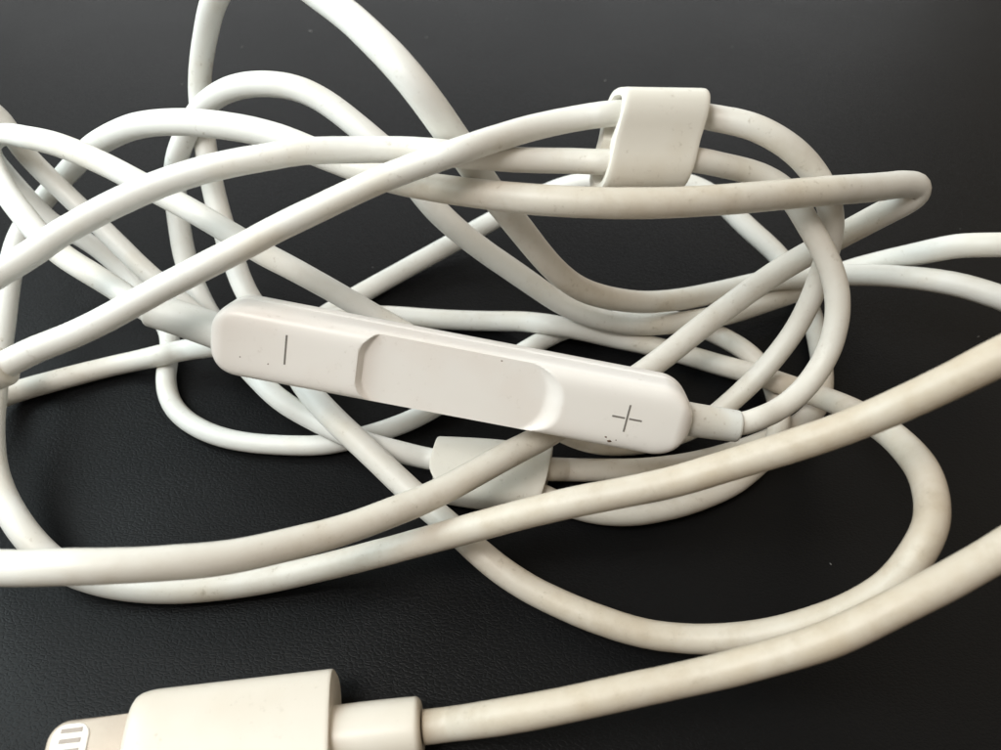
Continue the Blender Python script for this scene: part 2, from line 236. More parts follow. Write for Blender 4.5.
# ------------------------------------------------------------------ centre lines of the cables (mm: x, y, z, radius)
MAIN = [(-4.49,-28.25,2.61,0.968),(-3.61,-28.17,2.68,0.967),(-2.73,-28.13,2.95,0.965),(-1.83,-28.22,3.76,0.962),(-0.96,-28.26,4.43,0.959),(-0.12,-28.27,4.96,0.955),(0.70,-28.24,5.39,0.951),(1.52,-28.20,5.74,0.946),(2.32,-28.13,6.04,0.942),(3.13,-28.04,6.29,0.938),(3.92,-27.94,6.52,0.935),(4.72,-27.83,6.72,0.932),(5.51,-27.71,6.91,0.930),(6.30,-27.59,7.08,0.928),(7.08,-27.47,7.25,0.926),(7.87,-27.35,7.42,0.924),(8.66,-27.24,7.58,0.923),(9.44,-27.12,7.76,0.922),(10.21,-27.01,7.95,0.921),(10.97,-26.90,8.16,0.920),(11.73,-26.79,8.40,0.920),(12.46,-26.69,8.68,0.920),(13.18,-26.58,9.00,0.921),(13.88,-26.48,9.34,0.922),(14.56,-26.38,9.69,0.923),(15.24,-26.28,10.05,0.925),(15.90,-26.17,10.41,0.926),(16.55,-26.05,10.78,0.927),(17.19,-25.90,11.15,0.928),(17.81,-25.72,11.53,0.929),(18.43,-25.52,11.90,0.929),(19.04,-25.31,12.26,0.929),(19.65,-25.09,12.62,0.930),(20.25,-24.87,12.96,0.929),(20.87,-24.64,13.28,0.929),(21.49,-24.40,13.57,0.929),(22.12,-24.16,13.86,0.928),(22.75,-23.90,14.13,0.927),(23.37,-23.63,14.41,0.927),(23.99,-23.36,14.68,0.926),(24.61,-23.08,14.96,0.926),(25.21,-22.79,15.25,0.925),(25.81,-22.51,15.54,0.925),(26.39,-22.22,15.85,0.925),(26.96,-21.91,16.16,0.925),(27.51,-21.59,16.50,0.925),(28.03,-21.24,16.85,0.925),(28.52,-20.87,17.21,0.925),(28.99,-20.49,17.59,0.925),(29.43,-20.08,17.99,0.925),(29.81,-19.64,18.41,0.925),(30.12,-19.16,18.85,0.925),(30.39,-18.67,19.31,0.925),(30.59,-18.16,19.78,0.925),(30.70,-17.63,20.26,0.925),(30.67,-17.09,20.74,0.925),(30.45,-16.56,21.21,0.925),(30.09,-16.08,21.64,0.926),(29.61,-15.66,22.02,0.926),(29.02,-15.33,22.31,0.927),(28.33,-15.13,22.50,0.929),(27.61,-15.04,22.59,0.930),(26.88,-15.08,22.58,0.933),(26.18,-15.23,22.47,0.935),(25.54,-15.44,22.27,0.937),(24.94,-15.64,22.00,0.938),(24.39,-15.80,21.69,0.939),(23.87,-15.92,21.32,0.939),(23.39,-16.01,20.90,0.938),(22.93,-16.07,20.43,0.936),(22.47,-16.11,19.94,0.934),(22.02,-16.13,19.43,0.932),(21.55,-16.15,18.90,0.929),(21.07,-16.15,18.36,0.927),(20.58,-16.16,17.82,0.925),(20.07,-16.16,17.28,0.923),(19.53,-16.17,16.75,0.922),(18.97,-16.19,16.25,0.921),(18.37,-16.21,15.77,0.921),(17.74,-16.24,15.32,0.921),(17.08,-16.27,14.89,0.921),(16.41,-16.31,14.47,0.921),(15.71,-16.36,14.07,0.922),(15.00,-16.41,13.69,0.922),(14.28,-16.46,13.30,0.922),(13.54,-16.52,12.92,0.922),(12.80,-16.58,12.54,0.922),(12.04,-16.64,12.15,0.922),(11.27,-16.71,11.76,0.922),(10.49,-16.77,11.41,0.922),(9.67,-16.84,11.10,0.922),(8.84,-16.90,10.84,0.923),(8.00,-16.97,10.59,0.925),(7.14,-17.04,10.36,0.926),(6.28,-17.10,10.12,0.928),(5.42,-17.15,9.88,0.929),(4.55,-17.20,9.60,0.930),(3.69,-17.24,9.28,0.930),(2.82,-17.28,8.90,0.930),(1.94,-17.31,8.49,0.930),(1.06,-17.33,8.04,0.929),(0.16,-17.36,7.59,0.927),(-0.75,-17.40,7.13,0.926),(-1.67,-17.43,6.66,0.925),(-2.60,-17.48,6.20,0.925),(-3.55,-17.53,5.75,0.924),(-4.50,-17.60,5.30,0.923),(-5.47,-17.66,4.86,0.923),(-6.45,-17.73,4.41,0.922),(-7.44,-17.81,3.97,0.922),(-8.45,-17.87,3.54,0.921),(-9.47,-17.95,3.11,0.920),(-10.49,-18.02,2.70,0.919),(-11.53,-18.11,2.32,0.918),(-12.56,-18.21,1.99,0.917),(-13.58,-18.33,1.71,0.917),(-14.61,-18.46,1.47,0.917),(-15.63,-18.59,1.29,0.917),(-16.64,-18.71,1.14,0.917),(-17.65,-18.83,1.03,0.917),(-18.66,-18.95,0.96,0.917),(-19.66,-19.06,0.93,0.917),(-20.65,-19.15,0.92,0.917),(-21.65,-19.21,0.92,0.917),(-22.66,-19.22,0.92,0.918),(-23.69,-19.19,0.92,0.918),(-24.73,-19.11,0.92,0.919),(-25.76,-19.00,0.96,0.920),(-26.77,-18.85,1.05,0.922),(-27.75,-18.65,1.22,0.925),(-28.69,-18.40,1.47,0.928),(-29.57,-18.07,1.80,0.931),(-30.39,-17.67,2.20,0.934),(-31.16,-17.15,2.60,0.937),(-31.92,-16.53,2.96,0.939),(-32.68,-15.81,3.27,0.939),(-33.45,-14.99,3.51,0.939),(-34.23,-14.09,3.69,0.937),(-34.97,-13.12,3.86,0.935),(-35.65,-12.07,4.02,0.933),(-36.22,-10.98,4.19,0.931),(-36.68,-9.84,4.39,0.929),(-37.08,-8.68,4.58,0.928),(-37.41,-7.50,4.79,0.928),(-37.69,-6.30,4.99,0.928),(-37.97,-5.07,5.21,0.928),(-38.25,-3.82,5.42,0.928),(-38.51,-2.54,5.65,0.929),(-38.77,-1.24,5.87,0.929),(-39.06,0.13,6.06,0.928),(-39.40,1.56,6.22,0.926),(-39.77,3.06,6.36,0.922),(-40.14,4.60,6.49,0.917),(-40.47,6.17,6.63,0.911),(-40.71,7.72,6.82,0.905),(-40.78,9.20,7.07,0.899),(-40.56,10.53,7.39,0.893),(-40.07,11.64,7.82,0.889),(-39.35,12.52,8.39,0.888),(-38.37,13.09,9.17,0.889),(-37.13,13.32,10.16,0.894),(-35.67,13.17,11.40,0.902),(-34.03,12.68,12.84,0.912),(-32.26,11.96,14.26,0.923),(-30.47,11.17,15.52,0.933),(-28.77,10.43,16.60,0.941),(-27.16,9.75,17.48,0.947),(-25.63,9.09,18.15,0.951),(-24.19,8.48,18.66,0.952),(-22.84,7.94,19.04,0.951),(-21.58,7.49,19.30,0.949),(-20.39,7.09,19.46,0.946),(-19.24,6.74,19.55,0.942),(-18.13,6.42,19.58,0.938),(-17.05,6.10,19.57,0.935),(-16.00,5.77,19.50,0.931),(-14.98,5.42,19.39,0.928),(-13.98,5.03,19.23,0.925),(-13.00,4.62,19.06,0.923),(-12.02,4.20,18.90,0.920),(-11.04,3.78,18.76,0.918),(-10.06,3.34,18.64,0.916),(-9.06,2.89,18.56,0.914),(-8.06,2.42,18.54,0.913),(-7.04,1.93,18.61,0.912),(-6.01,1.42,18.75,0.912),(-4.98,0.89,18.95,0.913),(-3.97,0.32,19.19,0.914),(-2.97,-0.26,19.48,0.916),(-2.00,-0.80,19.75,0.918),(-1.05,-1.16,19.89,0.921),(-0.12,-1.53,20.05,0.924),(0.81,-1.90,20.23,0.927),(1.72,-2.24,20.39,0.930),(2.62,-2.52,20.53,0.932),(3.51,-2.74,20.64,0.934),(4.41,-2.91,20.71,0.934),(5.30,-3.03,20.77,0.934),(6.19,-3.12,20.80,0.934),(7.09,-3.17,20.82,0.934),(7.98,-3.19,20.84,0.934),(8.88,-3.18,20.84,0.934),(9.79,-3.15,20.84,0.934),(10.70,-3.08,20.82,0.934),(11.63,-2.98,20.80,0.934),(12.56,-2.84,20.75,0.934),(13.52,-2.66,20.68,0.934),(14.49,-2.44,20.59,0.934),(15.49,-2.17,20.47,0.933),(16.51,-1.87,20.33,0.932),(17.55,-1.56,20.18,0.931),(18.61,-1.23,20.02,0.930),(19.69,-0.88,19.84,0.929),(20.80,-0.51,19.65,0.928),(21.99,-0.02,19.35,0.927),(23.26,0.55,18.99,0.925),(24.56,1.15,18.61,0.923),(25.90,1.79,18.24,0.921),(27.26,2.44,17.87,0.920),(28.48,2.89,17.39,0.919),(28.82,2.90,16.69,0.918),(28.30,2.82,16.03,0.919),(27.58,2.75,15.47,0.920),(26.82,2.66,14.93,0.921),(26.06,2.55,14.38,0.922),(25.30,2.46,13.80,0.923),(24.54,2.38,13.19,0.922),(23.78,2.33,12.55,0.921),(23.02,2.26,11.90,0.920),(22.23,2.17,11.25,0.918),(21.42,2.03,10.62,0.916),(20.58,1.78,10.02,0.915),(19.73,1.45,9.46,0.914),(18.86,1.04,8.94,0.913),(17.97,0.58,8.45,0.913),(17.07,0.09,7.99,0.913),(16.15,-0.45,7.56,0.913),(15.24,-1.03,7.17,0.913),(14.32,-1.65,6.80,0.913),(13.40,-2.32,6.47,0.913),(12.46,-3.01,6.20,0.914),(11.49,-3.74,6.02,0.915),(10.50,-4.50,5.92,0.916),(9.51,-5.28,5.89,0.918),(8.51,-6.07,5.90,0.920),(7.52,-6.85,5.94,0.922),(6.53,-7.61,6.00,0.923),(5.56,-8.35,6.08,0.925),(4.61,-9.10,6.17,0.925),(3.68,-9.85,6.25,0.926),(2.75,-10.53,6.34,0.926),(1.81,-11.16,6.43,0.925),(0.89,-11.76,6.52,0.925),(-0.01,-12.39,6.63,0.925),(-0.89,-13.03,6.76,0.924),(-1.75,-13.68,6.91,0.925),(-2.59,-14.33,7.08,0.925),(-3.42,-14.96,7.27,0.926),(-4.24,-15.55,7.47,0.926),(-5.06,-16.11,7.69,0.927),(-5.88,-16.63,7.91,0.927),(-6.68,-17.13,8.14,0.927),(-7.47,-17.61,8.36,0.927),(-8.25,-18.08,8.58,0.926),(-9.02,-18.52,8.81,0.926),(-9.78,-18.94,9.06,0.926),(-10.53,-19.34,9.33,0.926),(-11.27,-19.71,9.62,0.926),(-11.99,-20.08,9.92,0.927),(-12.69,-20.44,10.23,0.928),(-13.38,-20.80,10.55,0.929),(-14.05,-21.13,10.86,0.930),(-14.72,-21.44,11.18,0.931),(-15.39,-21.70,11.47,0.932),(-16.06,-21.93,11.76,0.932),(-16.73,-22.13,12.03,0.933),(-17.40,-22.30,12.29,0.933),(-18.07,-22.47,12.52,0.934),(-18.74,-22.62,12.75,0.935),(-19.41,-22.75,12.95,0.937),(-20.08,-22.86,13.14,0.939),(-20.76,-22.96,13.29,0.941),(-21.46,-23.03,13.42,0.944),(-22.18,-23.07,13.49,0.947),(-22.95,-23.09,13.49,0.950),(-23.77,-23.08,13.41,0.952),(-24.64,-23.03,13.24,0.953),(-25.60,-22.92,12.98,0.954),(-26.65,-22.74,12.61,0.952),(-27.81,-22.51,12.11,0.950),(-29.10,-22.19,11.50,0.946),(-30.48,-21.76,10.82,0.942),(-31.90,-21.21,10.19,0.938),(-33.32,-20.55,9.61,0.934),(-34.74,-19.78,9.08,0.931),(-36.11,-18.89,8.61,0.929),(-37.35,-17.86,8.20,0.927),(-38.45,-16.71,7.85,0.926),(-39.40,-15.49,7.53,0.925),(-40.16,-14.22,7.20,0.925),(-40.68,-12.95,6.84,0.925),(-41.01,-11.71,6.42,0.924),(-41.22,-10.50,5.96,0.923),(-41.33,-9.32,5.44,0.921),(-41.31,-8.20,4.84,0.918),(-41.20,-7.15,4.19,0.914),(-41.03,-6.12,3.49,0.909),(-40.79,-5.13,2.75,0.902),(-40.45,-4.21,2.02,0.895),(-40.01,-3.31,1.41,0.887),(-39.38,-2.53,1.04,0.880),(-38.48,-1.99,0.92,0.874),(-37.44,-1.58,0.92,0.869),(-36.40,-1.17,0.92,0.866),(-35.34,-0.77,0.92,0.864),(-34.27,-0.37,0.92,0.862),(-33.18,0.01,0.92,0.862),(-32.07,0.37,0.93,0.863),(-30.81,0.55,1.13,0.865),(-29.34,0.43,1.71,0.868),(-27.82,0.22,2.41,0.873),(-26.69,0.54,2.44,0.879),(-25.41,0.61,2.70,0.886),(-23.83,0.17,3.50,0.894),(-22.36,-0.16,4.19,0.901),(-21.11,-0.10,4.51,0.908),(-20.01,0.26,4.51,0.913),(-18.91,0.61,4.56,0.917),(-17.80,0.98,4.61,0.918),(-16.86,1.79,4.16,0.918),(-15.93,2.68,3.56,0.916),(-14.93,3.51,3.00,0.912),(-13.88,4.28,2.45,0.908),(-12.77,4.95,1.90,0.902),(-11.60,5.46,1.41,0.897),(-10.35,5.74,1.10,0.893),(-9.05,5.81,0.95,0.889),(-7.72,5.72,0.92,0.886),(-6.39,5.60,0.92,0.883),(-5.07,5.50,0.92,0.881),(-3.74,5.41,0.92,0.879),(-2.42,5.34,0.92,0.877),(-1.10,5.27,0.95,0.875),(0.22,5.08,1.14,0.872),(1.52,4.70,1.54,0.870),(2.78,4.06,2.12,0.867),(4.02,3.54,2.47,0.866),(5.27,3.40,2.31,0.864),(6.55,3.40,1.95,0.863),(7.85,3.41,1.52,0.863),(9.14,3.37,1.13,0.864),(10.41,3.17,0.93,0.865),(11.64,2.84,0.93,0.866),(12.85,2.47,0.92,0.868),(14.04,2.06,0.92,0.870),(15.22,1.63,0.92,0.871),(16.37,1.18,0.93,0.871),(17.47,0.63,1.03,0.871),(18.49,-0.05,1.32,0.870),(19.40,-0.87,1.85,0.868),(20.20,-1.84,2.55,0.867),(20.99,-2.76,3.14,0.866),(21.86,-3.47,3.43,0.867),(22.93,-3.82,3.26,0.869),(23.93,-4.28,3.25,0.873),(24.75,-4.96,3.51,0.879),(25.36,-5.90,4.10,0.888),(25.73,-7.09,4.99,0.899),(25.89,-8.45,6.04,0.912),(25.92,-9.88,7.15,0.926),(25.87,-11.32,8.23,0.939),(25.76,-12.72,9.22,0.951),(25.63,-14.04,10.03,0.960),(25.51,-15.27,10.64,0.967),(25.35,-16.42,11.03,0.971),(25.14,-17.48,11.20,0.973),(24.90,-18.44,11.20,0.972),(24.61,-19.30,11.03,0.969),(24.21,-20.04,10.76,0.965),(23.75,-20.68,10.39,0.961),(23.30,-21.22,9.93,0.956),(22.84,-21.69,9.39,0.950),(22.35,-22.07,8.81,0.945),(21.80,-22.36,8.22,0.940),(21.22,-22.58,7.63,0.936),(20.62,-22.76,7.03,0.932),(19.99,-22.90,6.44,0.928),(19.32,-23.00,5.88,0.926),(18.62,-23.09,5.36,0.924),(17.88,-23.16,4.88,0.922),(17.12,-23.22,4.44,0.922),(16.32,-23.26,4.05,0.921),(15.50,-23.28,3.71,0.921),(14.66,-23.27,3.39,0.921),(13.82,-23.23,3.07,0.921),(12.96,-23.16,2.78,0.921),(12.08,-23.07,2.55,0.921),(11.18,-22.95,2.39,0.922),(10.28,-22.82,2.28,0.923),(9.37,-22.65,2.23,0.924),(8.46,-22.43,2.22,0.925),(7.57,-22.17,2.24,0.926),(6.68,-21.87,2.28,0.927),(5.80,-21.55,2.30,0.928),(4.92,-21.18,2.30,0.928),(4.05,-20.79,2.31,0.928),(3.18,-20.37,2.32,0.929),(2.31,-19.93,2.35,0.929),(1.46,-19.45,2.42,0.929),(0.63,-18.93,2.52,0.930),(-0.18,-18.37,2.63,0.930),(-0.96,-17.75,2.74,0.929),(-1.74,-17.07,2.81,0.928),(-2.50,-16.34,2.85,0.927),(-3.29,-15.60,2.85,0.925),(-4.11,-14.86,2.86,0.924),(-4.94,-14.14,2.92,0.923),(-5.76,-13.43,3.06,0.923),(-6.57,-12.73,3.25,0.923),(-7.38,-12.03,3.46,0.924),(-8.19,-11.31,3.69,0.925),(-9.01,-10.58,3.91,0.926),(-9.85,-9.83,4.11,0.926),(-10.72,-9.05,4.26,0.926),(-11.60,-8.25,4.39,0.926),(-12.49,-7.36,4.46,0.926),(-13.40,-6.36,4.44,0.926),(-14.37,-5.16,4.24,0.926),(-15.38,-3.72,3.85,0.927),(-16.35,-2.18,3.47,0.928),(-17.34,-0.56,3.09,0.929),(-18.32,1.03,2.82,0.930),(-19.05,2.05,3.26,0.931),(-19.68,2.83,3.97,0.932),(-20.34,3.62,4.65,0.932),(-20.99,4.51,5.25,0.931),(-21.58,5.54,5.80,0.930),(-22.09,6.62,6.36,0.928),(-22.56,7.69,6.96,0.926),(-22.99,8.76,7.59,0.924),(-23.40,9.82,8.24,0.922),(-23.79,10.88,8.90,0.919),(-24.14,11.95,9.57,0.915),(-24.46,13.05,10.24,0.912),(-24.75,14.14,10.92,0.908),(-24.98,15.17,11.67,0.905),(-25.10,16.05,12.52,0.902),(-25.12,16.75,13.49,0.901),(-25.02,17.23,14.58,0.901),(-24.78,17.51,15.77,0.903),(-24.38,17.63,17.03,0.905),(-23.86,17.62,18.31,0.909),(-23.26,17.52,19.60,0.913),(-22.60,17.33,20.88,0.917),(-21.92,17.08,22.14,0.921),(-21.14,16.75,23.36,0.925),(-20.20,16.31,24.52,0.929),(-19.10,15.73,25.59,0.933),(-17.88,15.01,26.54,0.936),(-16.57,14.09,27.25,0.940),(-15.28,12.97,27.67,0.942),(-14.11,11.73,27.85,0.944),(-13.08,10.48,27.90,0.944),(-12.13,9.32,27.87,0.945),(-11.22,8.24,27.82,0.945),(-10.34,7.22,27.77,0.946),(-9.50,6.25,27.68,0.947),(-8.71,5.32,27.56,0.949),(-7.98,4.45,27.38,0.952),(-7.29,3.66,27.16,0.956),(-6.63,2.96,26.89,0.961),(-6.02,2.36,26.54,0.966),(-5.45,1.87,26.11,0.971),(-4.92,1.51,25.58,0.976),(-4.42,1.28,24.95,0.981),(-3.94,1.20,24.19,0.984),(-3.48,1.31,23.28,0.985),(-3.01,1.46,22.31,0.985),(-2.50,1.34,21.49,0.981),(-1.99,1.22,20.65,0.976),(-1.47,1.19,19.72,0.969),(-0.93,1.09,18.82,0.961),(-0.34,1.09,17.84,0.952),(0.29,1.13,16.82,0.945),(0.94,1.14,15.78,0.940),(1.61,1.12,14.74,0.936),(2.29,1.05,13.71,0.933),(3.01,0.96,12.68,0.931),(3.79,0.92,11.62,0.930),(4.67,0.98,10.53,0.928),(5.67,1.16,9.45,0.926),(6.81,1.48,8.42,0.923),(8.05,1.94,7.47,0.920),(9.35,2.45,6.61,0.917),(10.70,2.97,5.86,0.914),(12.06,3.47,5.26,0.912),(13.43,3.98,4.82,0.911),(14.80,4.49,4.48,0.910),(16.18,5.02,4.21,0.909),(17.55,5.55,4.02,0.908),(18.92,6.05,3.89,0.907),(20.26,6.49,3.85,0.906),(21.57,6.86,3.91,0.905),(22.86,7.12,4.02,0.904),(24.13,7.21,4.14,0.903),(25.36,7.19,4.30,0.902),(26.59,7.16,4.46,0.901),(27.78,7.08,4.67,0.900),(28.89,6.88,4.97,0.900),(29.93,6.54,5.33,0.902),(30.92,6.11,5.73,0.904),(31.87,5.66,6.11,0.907),(32.81,5.18,6.45,0.911),(33.69,4.64,6.83,0.916),(34.50,4.03,7.23,0.921),(35.27,3.38,7.62,0.927),(36.02,2.71,7.96,0.931),(36.77,2.05,8.21,0.935),(37.56,1.42,8.36,0.937),(38.39,0.85,8.40,0.937),(39.29,0.35,8.32,0.936),(40.27,-0.02,8.20,0.935),(41.32,-0.25,8.14,0.933),(42.38,-0.28,8.21,0.931),(43.38,-0.01,8.48,0.929),(44.15,0.55,8.96,0.928),(44.46,1.35,9.59,0.928),(44.22,2.18,10.21,0.928),(43.50,2.84,10.67,0.929),(42.58,3.31,10.96,0.931),(41.55,3.61,11.08,0.934),(40.50,3.80,11.08,0.937),(39.47,3.96,11.02,0.939),(38.51,4.18,10.84,0.941),(37.63,4.49,10.55,0.943),(36.82,4.89,10.16,0.943),(36.07,5.33,9.66,0.942),(35.35,5.76,9.03,0.940),(34.66,6.21,8.29,0.937),(34.00,6.71,7.49,0.932),(33.33,7.26,6.63,0.927),(32.60,7.76,5.79,0.921),(31.77,8.12,5.04,0.915),(30.84,8.35,4.36,0.909),(29.84,8.41,3.75,0.904),(28.75,8.27,3.23,0.900),(27.58,7.90,2.85,0.897),(26.32,7.42,2.61,0.895),(25.02,6.94,2.44,0.895),(23.65,6.39,2.42,0.895),(22.26,5.76,2.49,0.895),(20.85,5.08,2.63,0.894),(19.42,4.36,2.90,0.894),(17.98,3.70,3.21,0.893),(16.71,3.45,3.16,0.893),(15.50,3.41,2.93,0.894),(14.29,3.41,2.70,0.896),(13.04,3.40,2.57,0.899),(11.76,3.35,2.62,0.902),(10.47,3.31,2.78,0.905),(9.19,3.31,3.07,0.909),(7.94,3.39,3.44,0.912),(6.73,3.54,3.90,0.915),(5.56,3.73,4.45,0.917),(4.45,3.95,5.09,0.919),(3.40,4.20,5.80,0.921),(2.37,4.46,6.53,0.922),(1.36,4.72,7.24,0.922),(0.36,4.98,7.93,0.923),(-0.63,5.23,8.61,0.924),(-1.59,5.47,9.33,0.925),(-2.52,5.69,10.09,0.926),(-3.40,5.91,10.87,0.927),(-4.24,6.18,11.65,0.929),(-5.02,6.48,12.43,0.931),(-5.73,6.83,13.25,0.933),(-6.39,7.22,14.05,0.934),(-7.06,7.68,14.78,0.935),(-7.75,8.18,15.45,0.936),(-8.49,8.70,16.05,0.936),(-9.32,9.19,16.56,0.936),(-10.17,9.70,17.04,0.936),(-11.03,10.24,17.49,0.936),(-11.91,10.81,17.91,0.937),(-12.83,11.38,18.28,0.938),(-13.81,11.92,18.58,0.939),(-14.87,12.42,18.78,0.941),(-16.01,12.86,18.85,0.942),(-17.21,13.25,18.78,0.943),(-18.47,13.63,18.58,0.943),(-19.78,14.01,18.22,0.941),(-21.13,14.39,17.66,0.938),(-22.47,14.72,16.88,0.933),(-23.74,14.95,15.91,0.927),(-24.87,15.05,14.79,0.921),(-25.86,15.02,13.60,0.915),(-26.70,14.83,12.41,0.910),(-27.34,14.43,11.29,0.907),(-27.72,13.81,10.25,0.906),(-27.84,13.02,9.29,0.907),(-27.78,12.12,8.42,0.909),(-27.61,11.10,7.65,0.912),(-27.37,10.00,6.95,0.916),(-27.08,8.89,6.29,0.920),(-26.72,7.81,5.62,0.924),(-26.30,6.79,4.93,0.926),(-25.82,5.83,4.22,0.928),(-25.28,4.93,3.51,0.929),(-24.66,4.11,2.79,0.929),(-23.93,3.37,2.10,0.928),(-23.02,2.75,1.51,0.927),(-21.94,2.35,1.09,0.926),(-20.73,2.27,0.93,0.925),(-19.53,2.55,0.92,0.924),(-18.43,3.13,0.92,0.922),(-17.44,3.95,0.92,0.921),(-16.51,4.92,0.92,0.919),(-15.55,5.89,0.92,0.918),(-14.56,6.86,0.92,0.917),(-13.54,7.83,0.92,0.916),(-12.48,8.77,0.92,0.916),(-11.38,9.69,0.95,0.916),(-10.26,10.57,1.01,0.916),(-9.11,11.45,1.08,0.916),(-7.95,12.33,1.17,0.916),(-6.76,13.20,1.26,0.915),(-5.56,14.06,1.39,0.914),(-4.34,14.87,1.57,0.913),(-3.10,15.61,1.83,0.912),(-1.86,16.27,2.17,0.912),(-0.60,16.86,2.56,0.913),(0.66,17.36,3.01,0.914),(1.92,17.78,3.51,0.916),(3.20,18.07,4.06,0.919),(4.49,18.26,4.62,0.921),(5.78,18.36,5.16,0.924),(7.11,18.41,5.59,0.926),(8.46,18.40,5.90,0.928),(9.83,18.37,6.11,0.929),(11.20,18.31,6.25,0.929),(12.58,18.22,6.33,0.929),(13.95,18.11,6.35,0.928),(15.32,17.97,6.34,0.927),(16.68,17.77,6.26,0.926),(17.99,17.42,6.06,0.925),(19.21,16.90,5.72,0.924),(20.33,16.23,5.27,0.923),(21.33,15.44,4.75,0.921),(22.28,14.61,4.19,0.919),(23.26,13.79,3.68,0.917),(24.25,12.98,3.20,0.913),(25.19,12.12,2.72,0.909),(25.99,11.14,2.22,0.903),(26.67,10.06,1.71,0.897),(27.21,8.88,1.23,0.890),(27.52,7.48,0.94,0.883),(27.56,5.79,0.92,0.877),(27.46,4.09,0.92,0.872),(27.28,2.42,0.93,0.868),(27.05,0.78,0.92,0.866),(26.73,-0.81,0.92,0.865),(26.26,-2.35,0.92,0.865),(25.53,-3.76,0.92,0.867),(24.55,-4.93,0.92,0.871),(23.41,-5.79,0.92,0.875),(22.22,-6.48,0.92,0.880),(21.02,-7.08,0.92,0.885),(19.83,-7.61,0.92,0.888),(18.65,-8.06,0.92,0.889),(17.47,-8.46,0.92,0.889),(16.30,-8.82,0.92,0.886),(15.14,-9.13,0.92,0.882),(13.98,-9.38,0.92,0.877),(12.83,-9.56,0.92,0.872),(11.68,-9.69,0.92,0.868),(10.54,-9.78,0.92,0.866),(9.40,-9.82,0.92,0.865),(8.27,-9.83,0.92,0.866),(7.13,-9.83,0.92,0.870),(6.00,-9.82,0.92,0.876),(4.87,-9.79,0.92,0.885),(3.67,-10.24,1.75,0.896),(2.56,-10.16,1.75,0.910),(1.45,-10.07,1.75,0.925)]
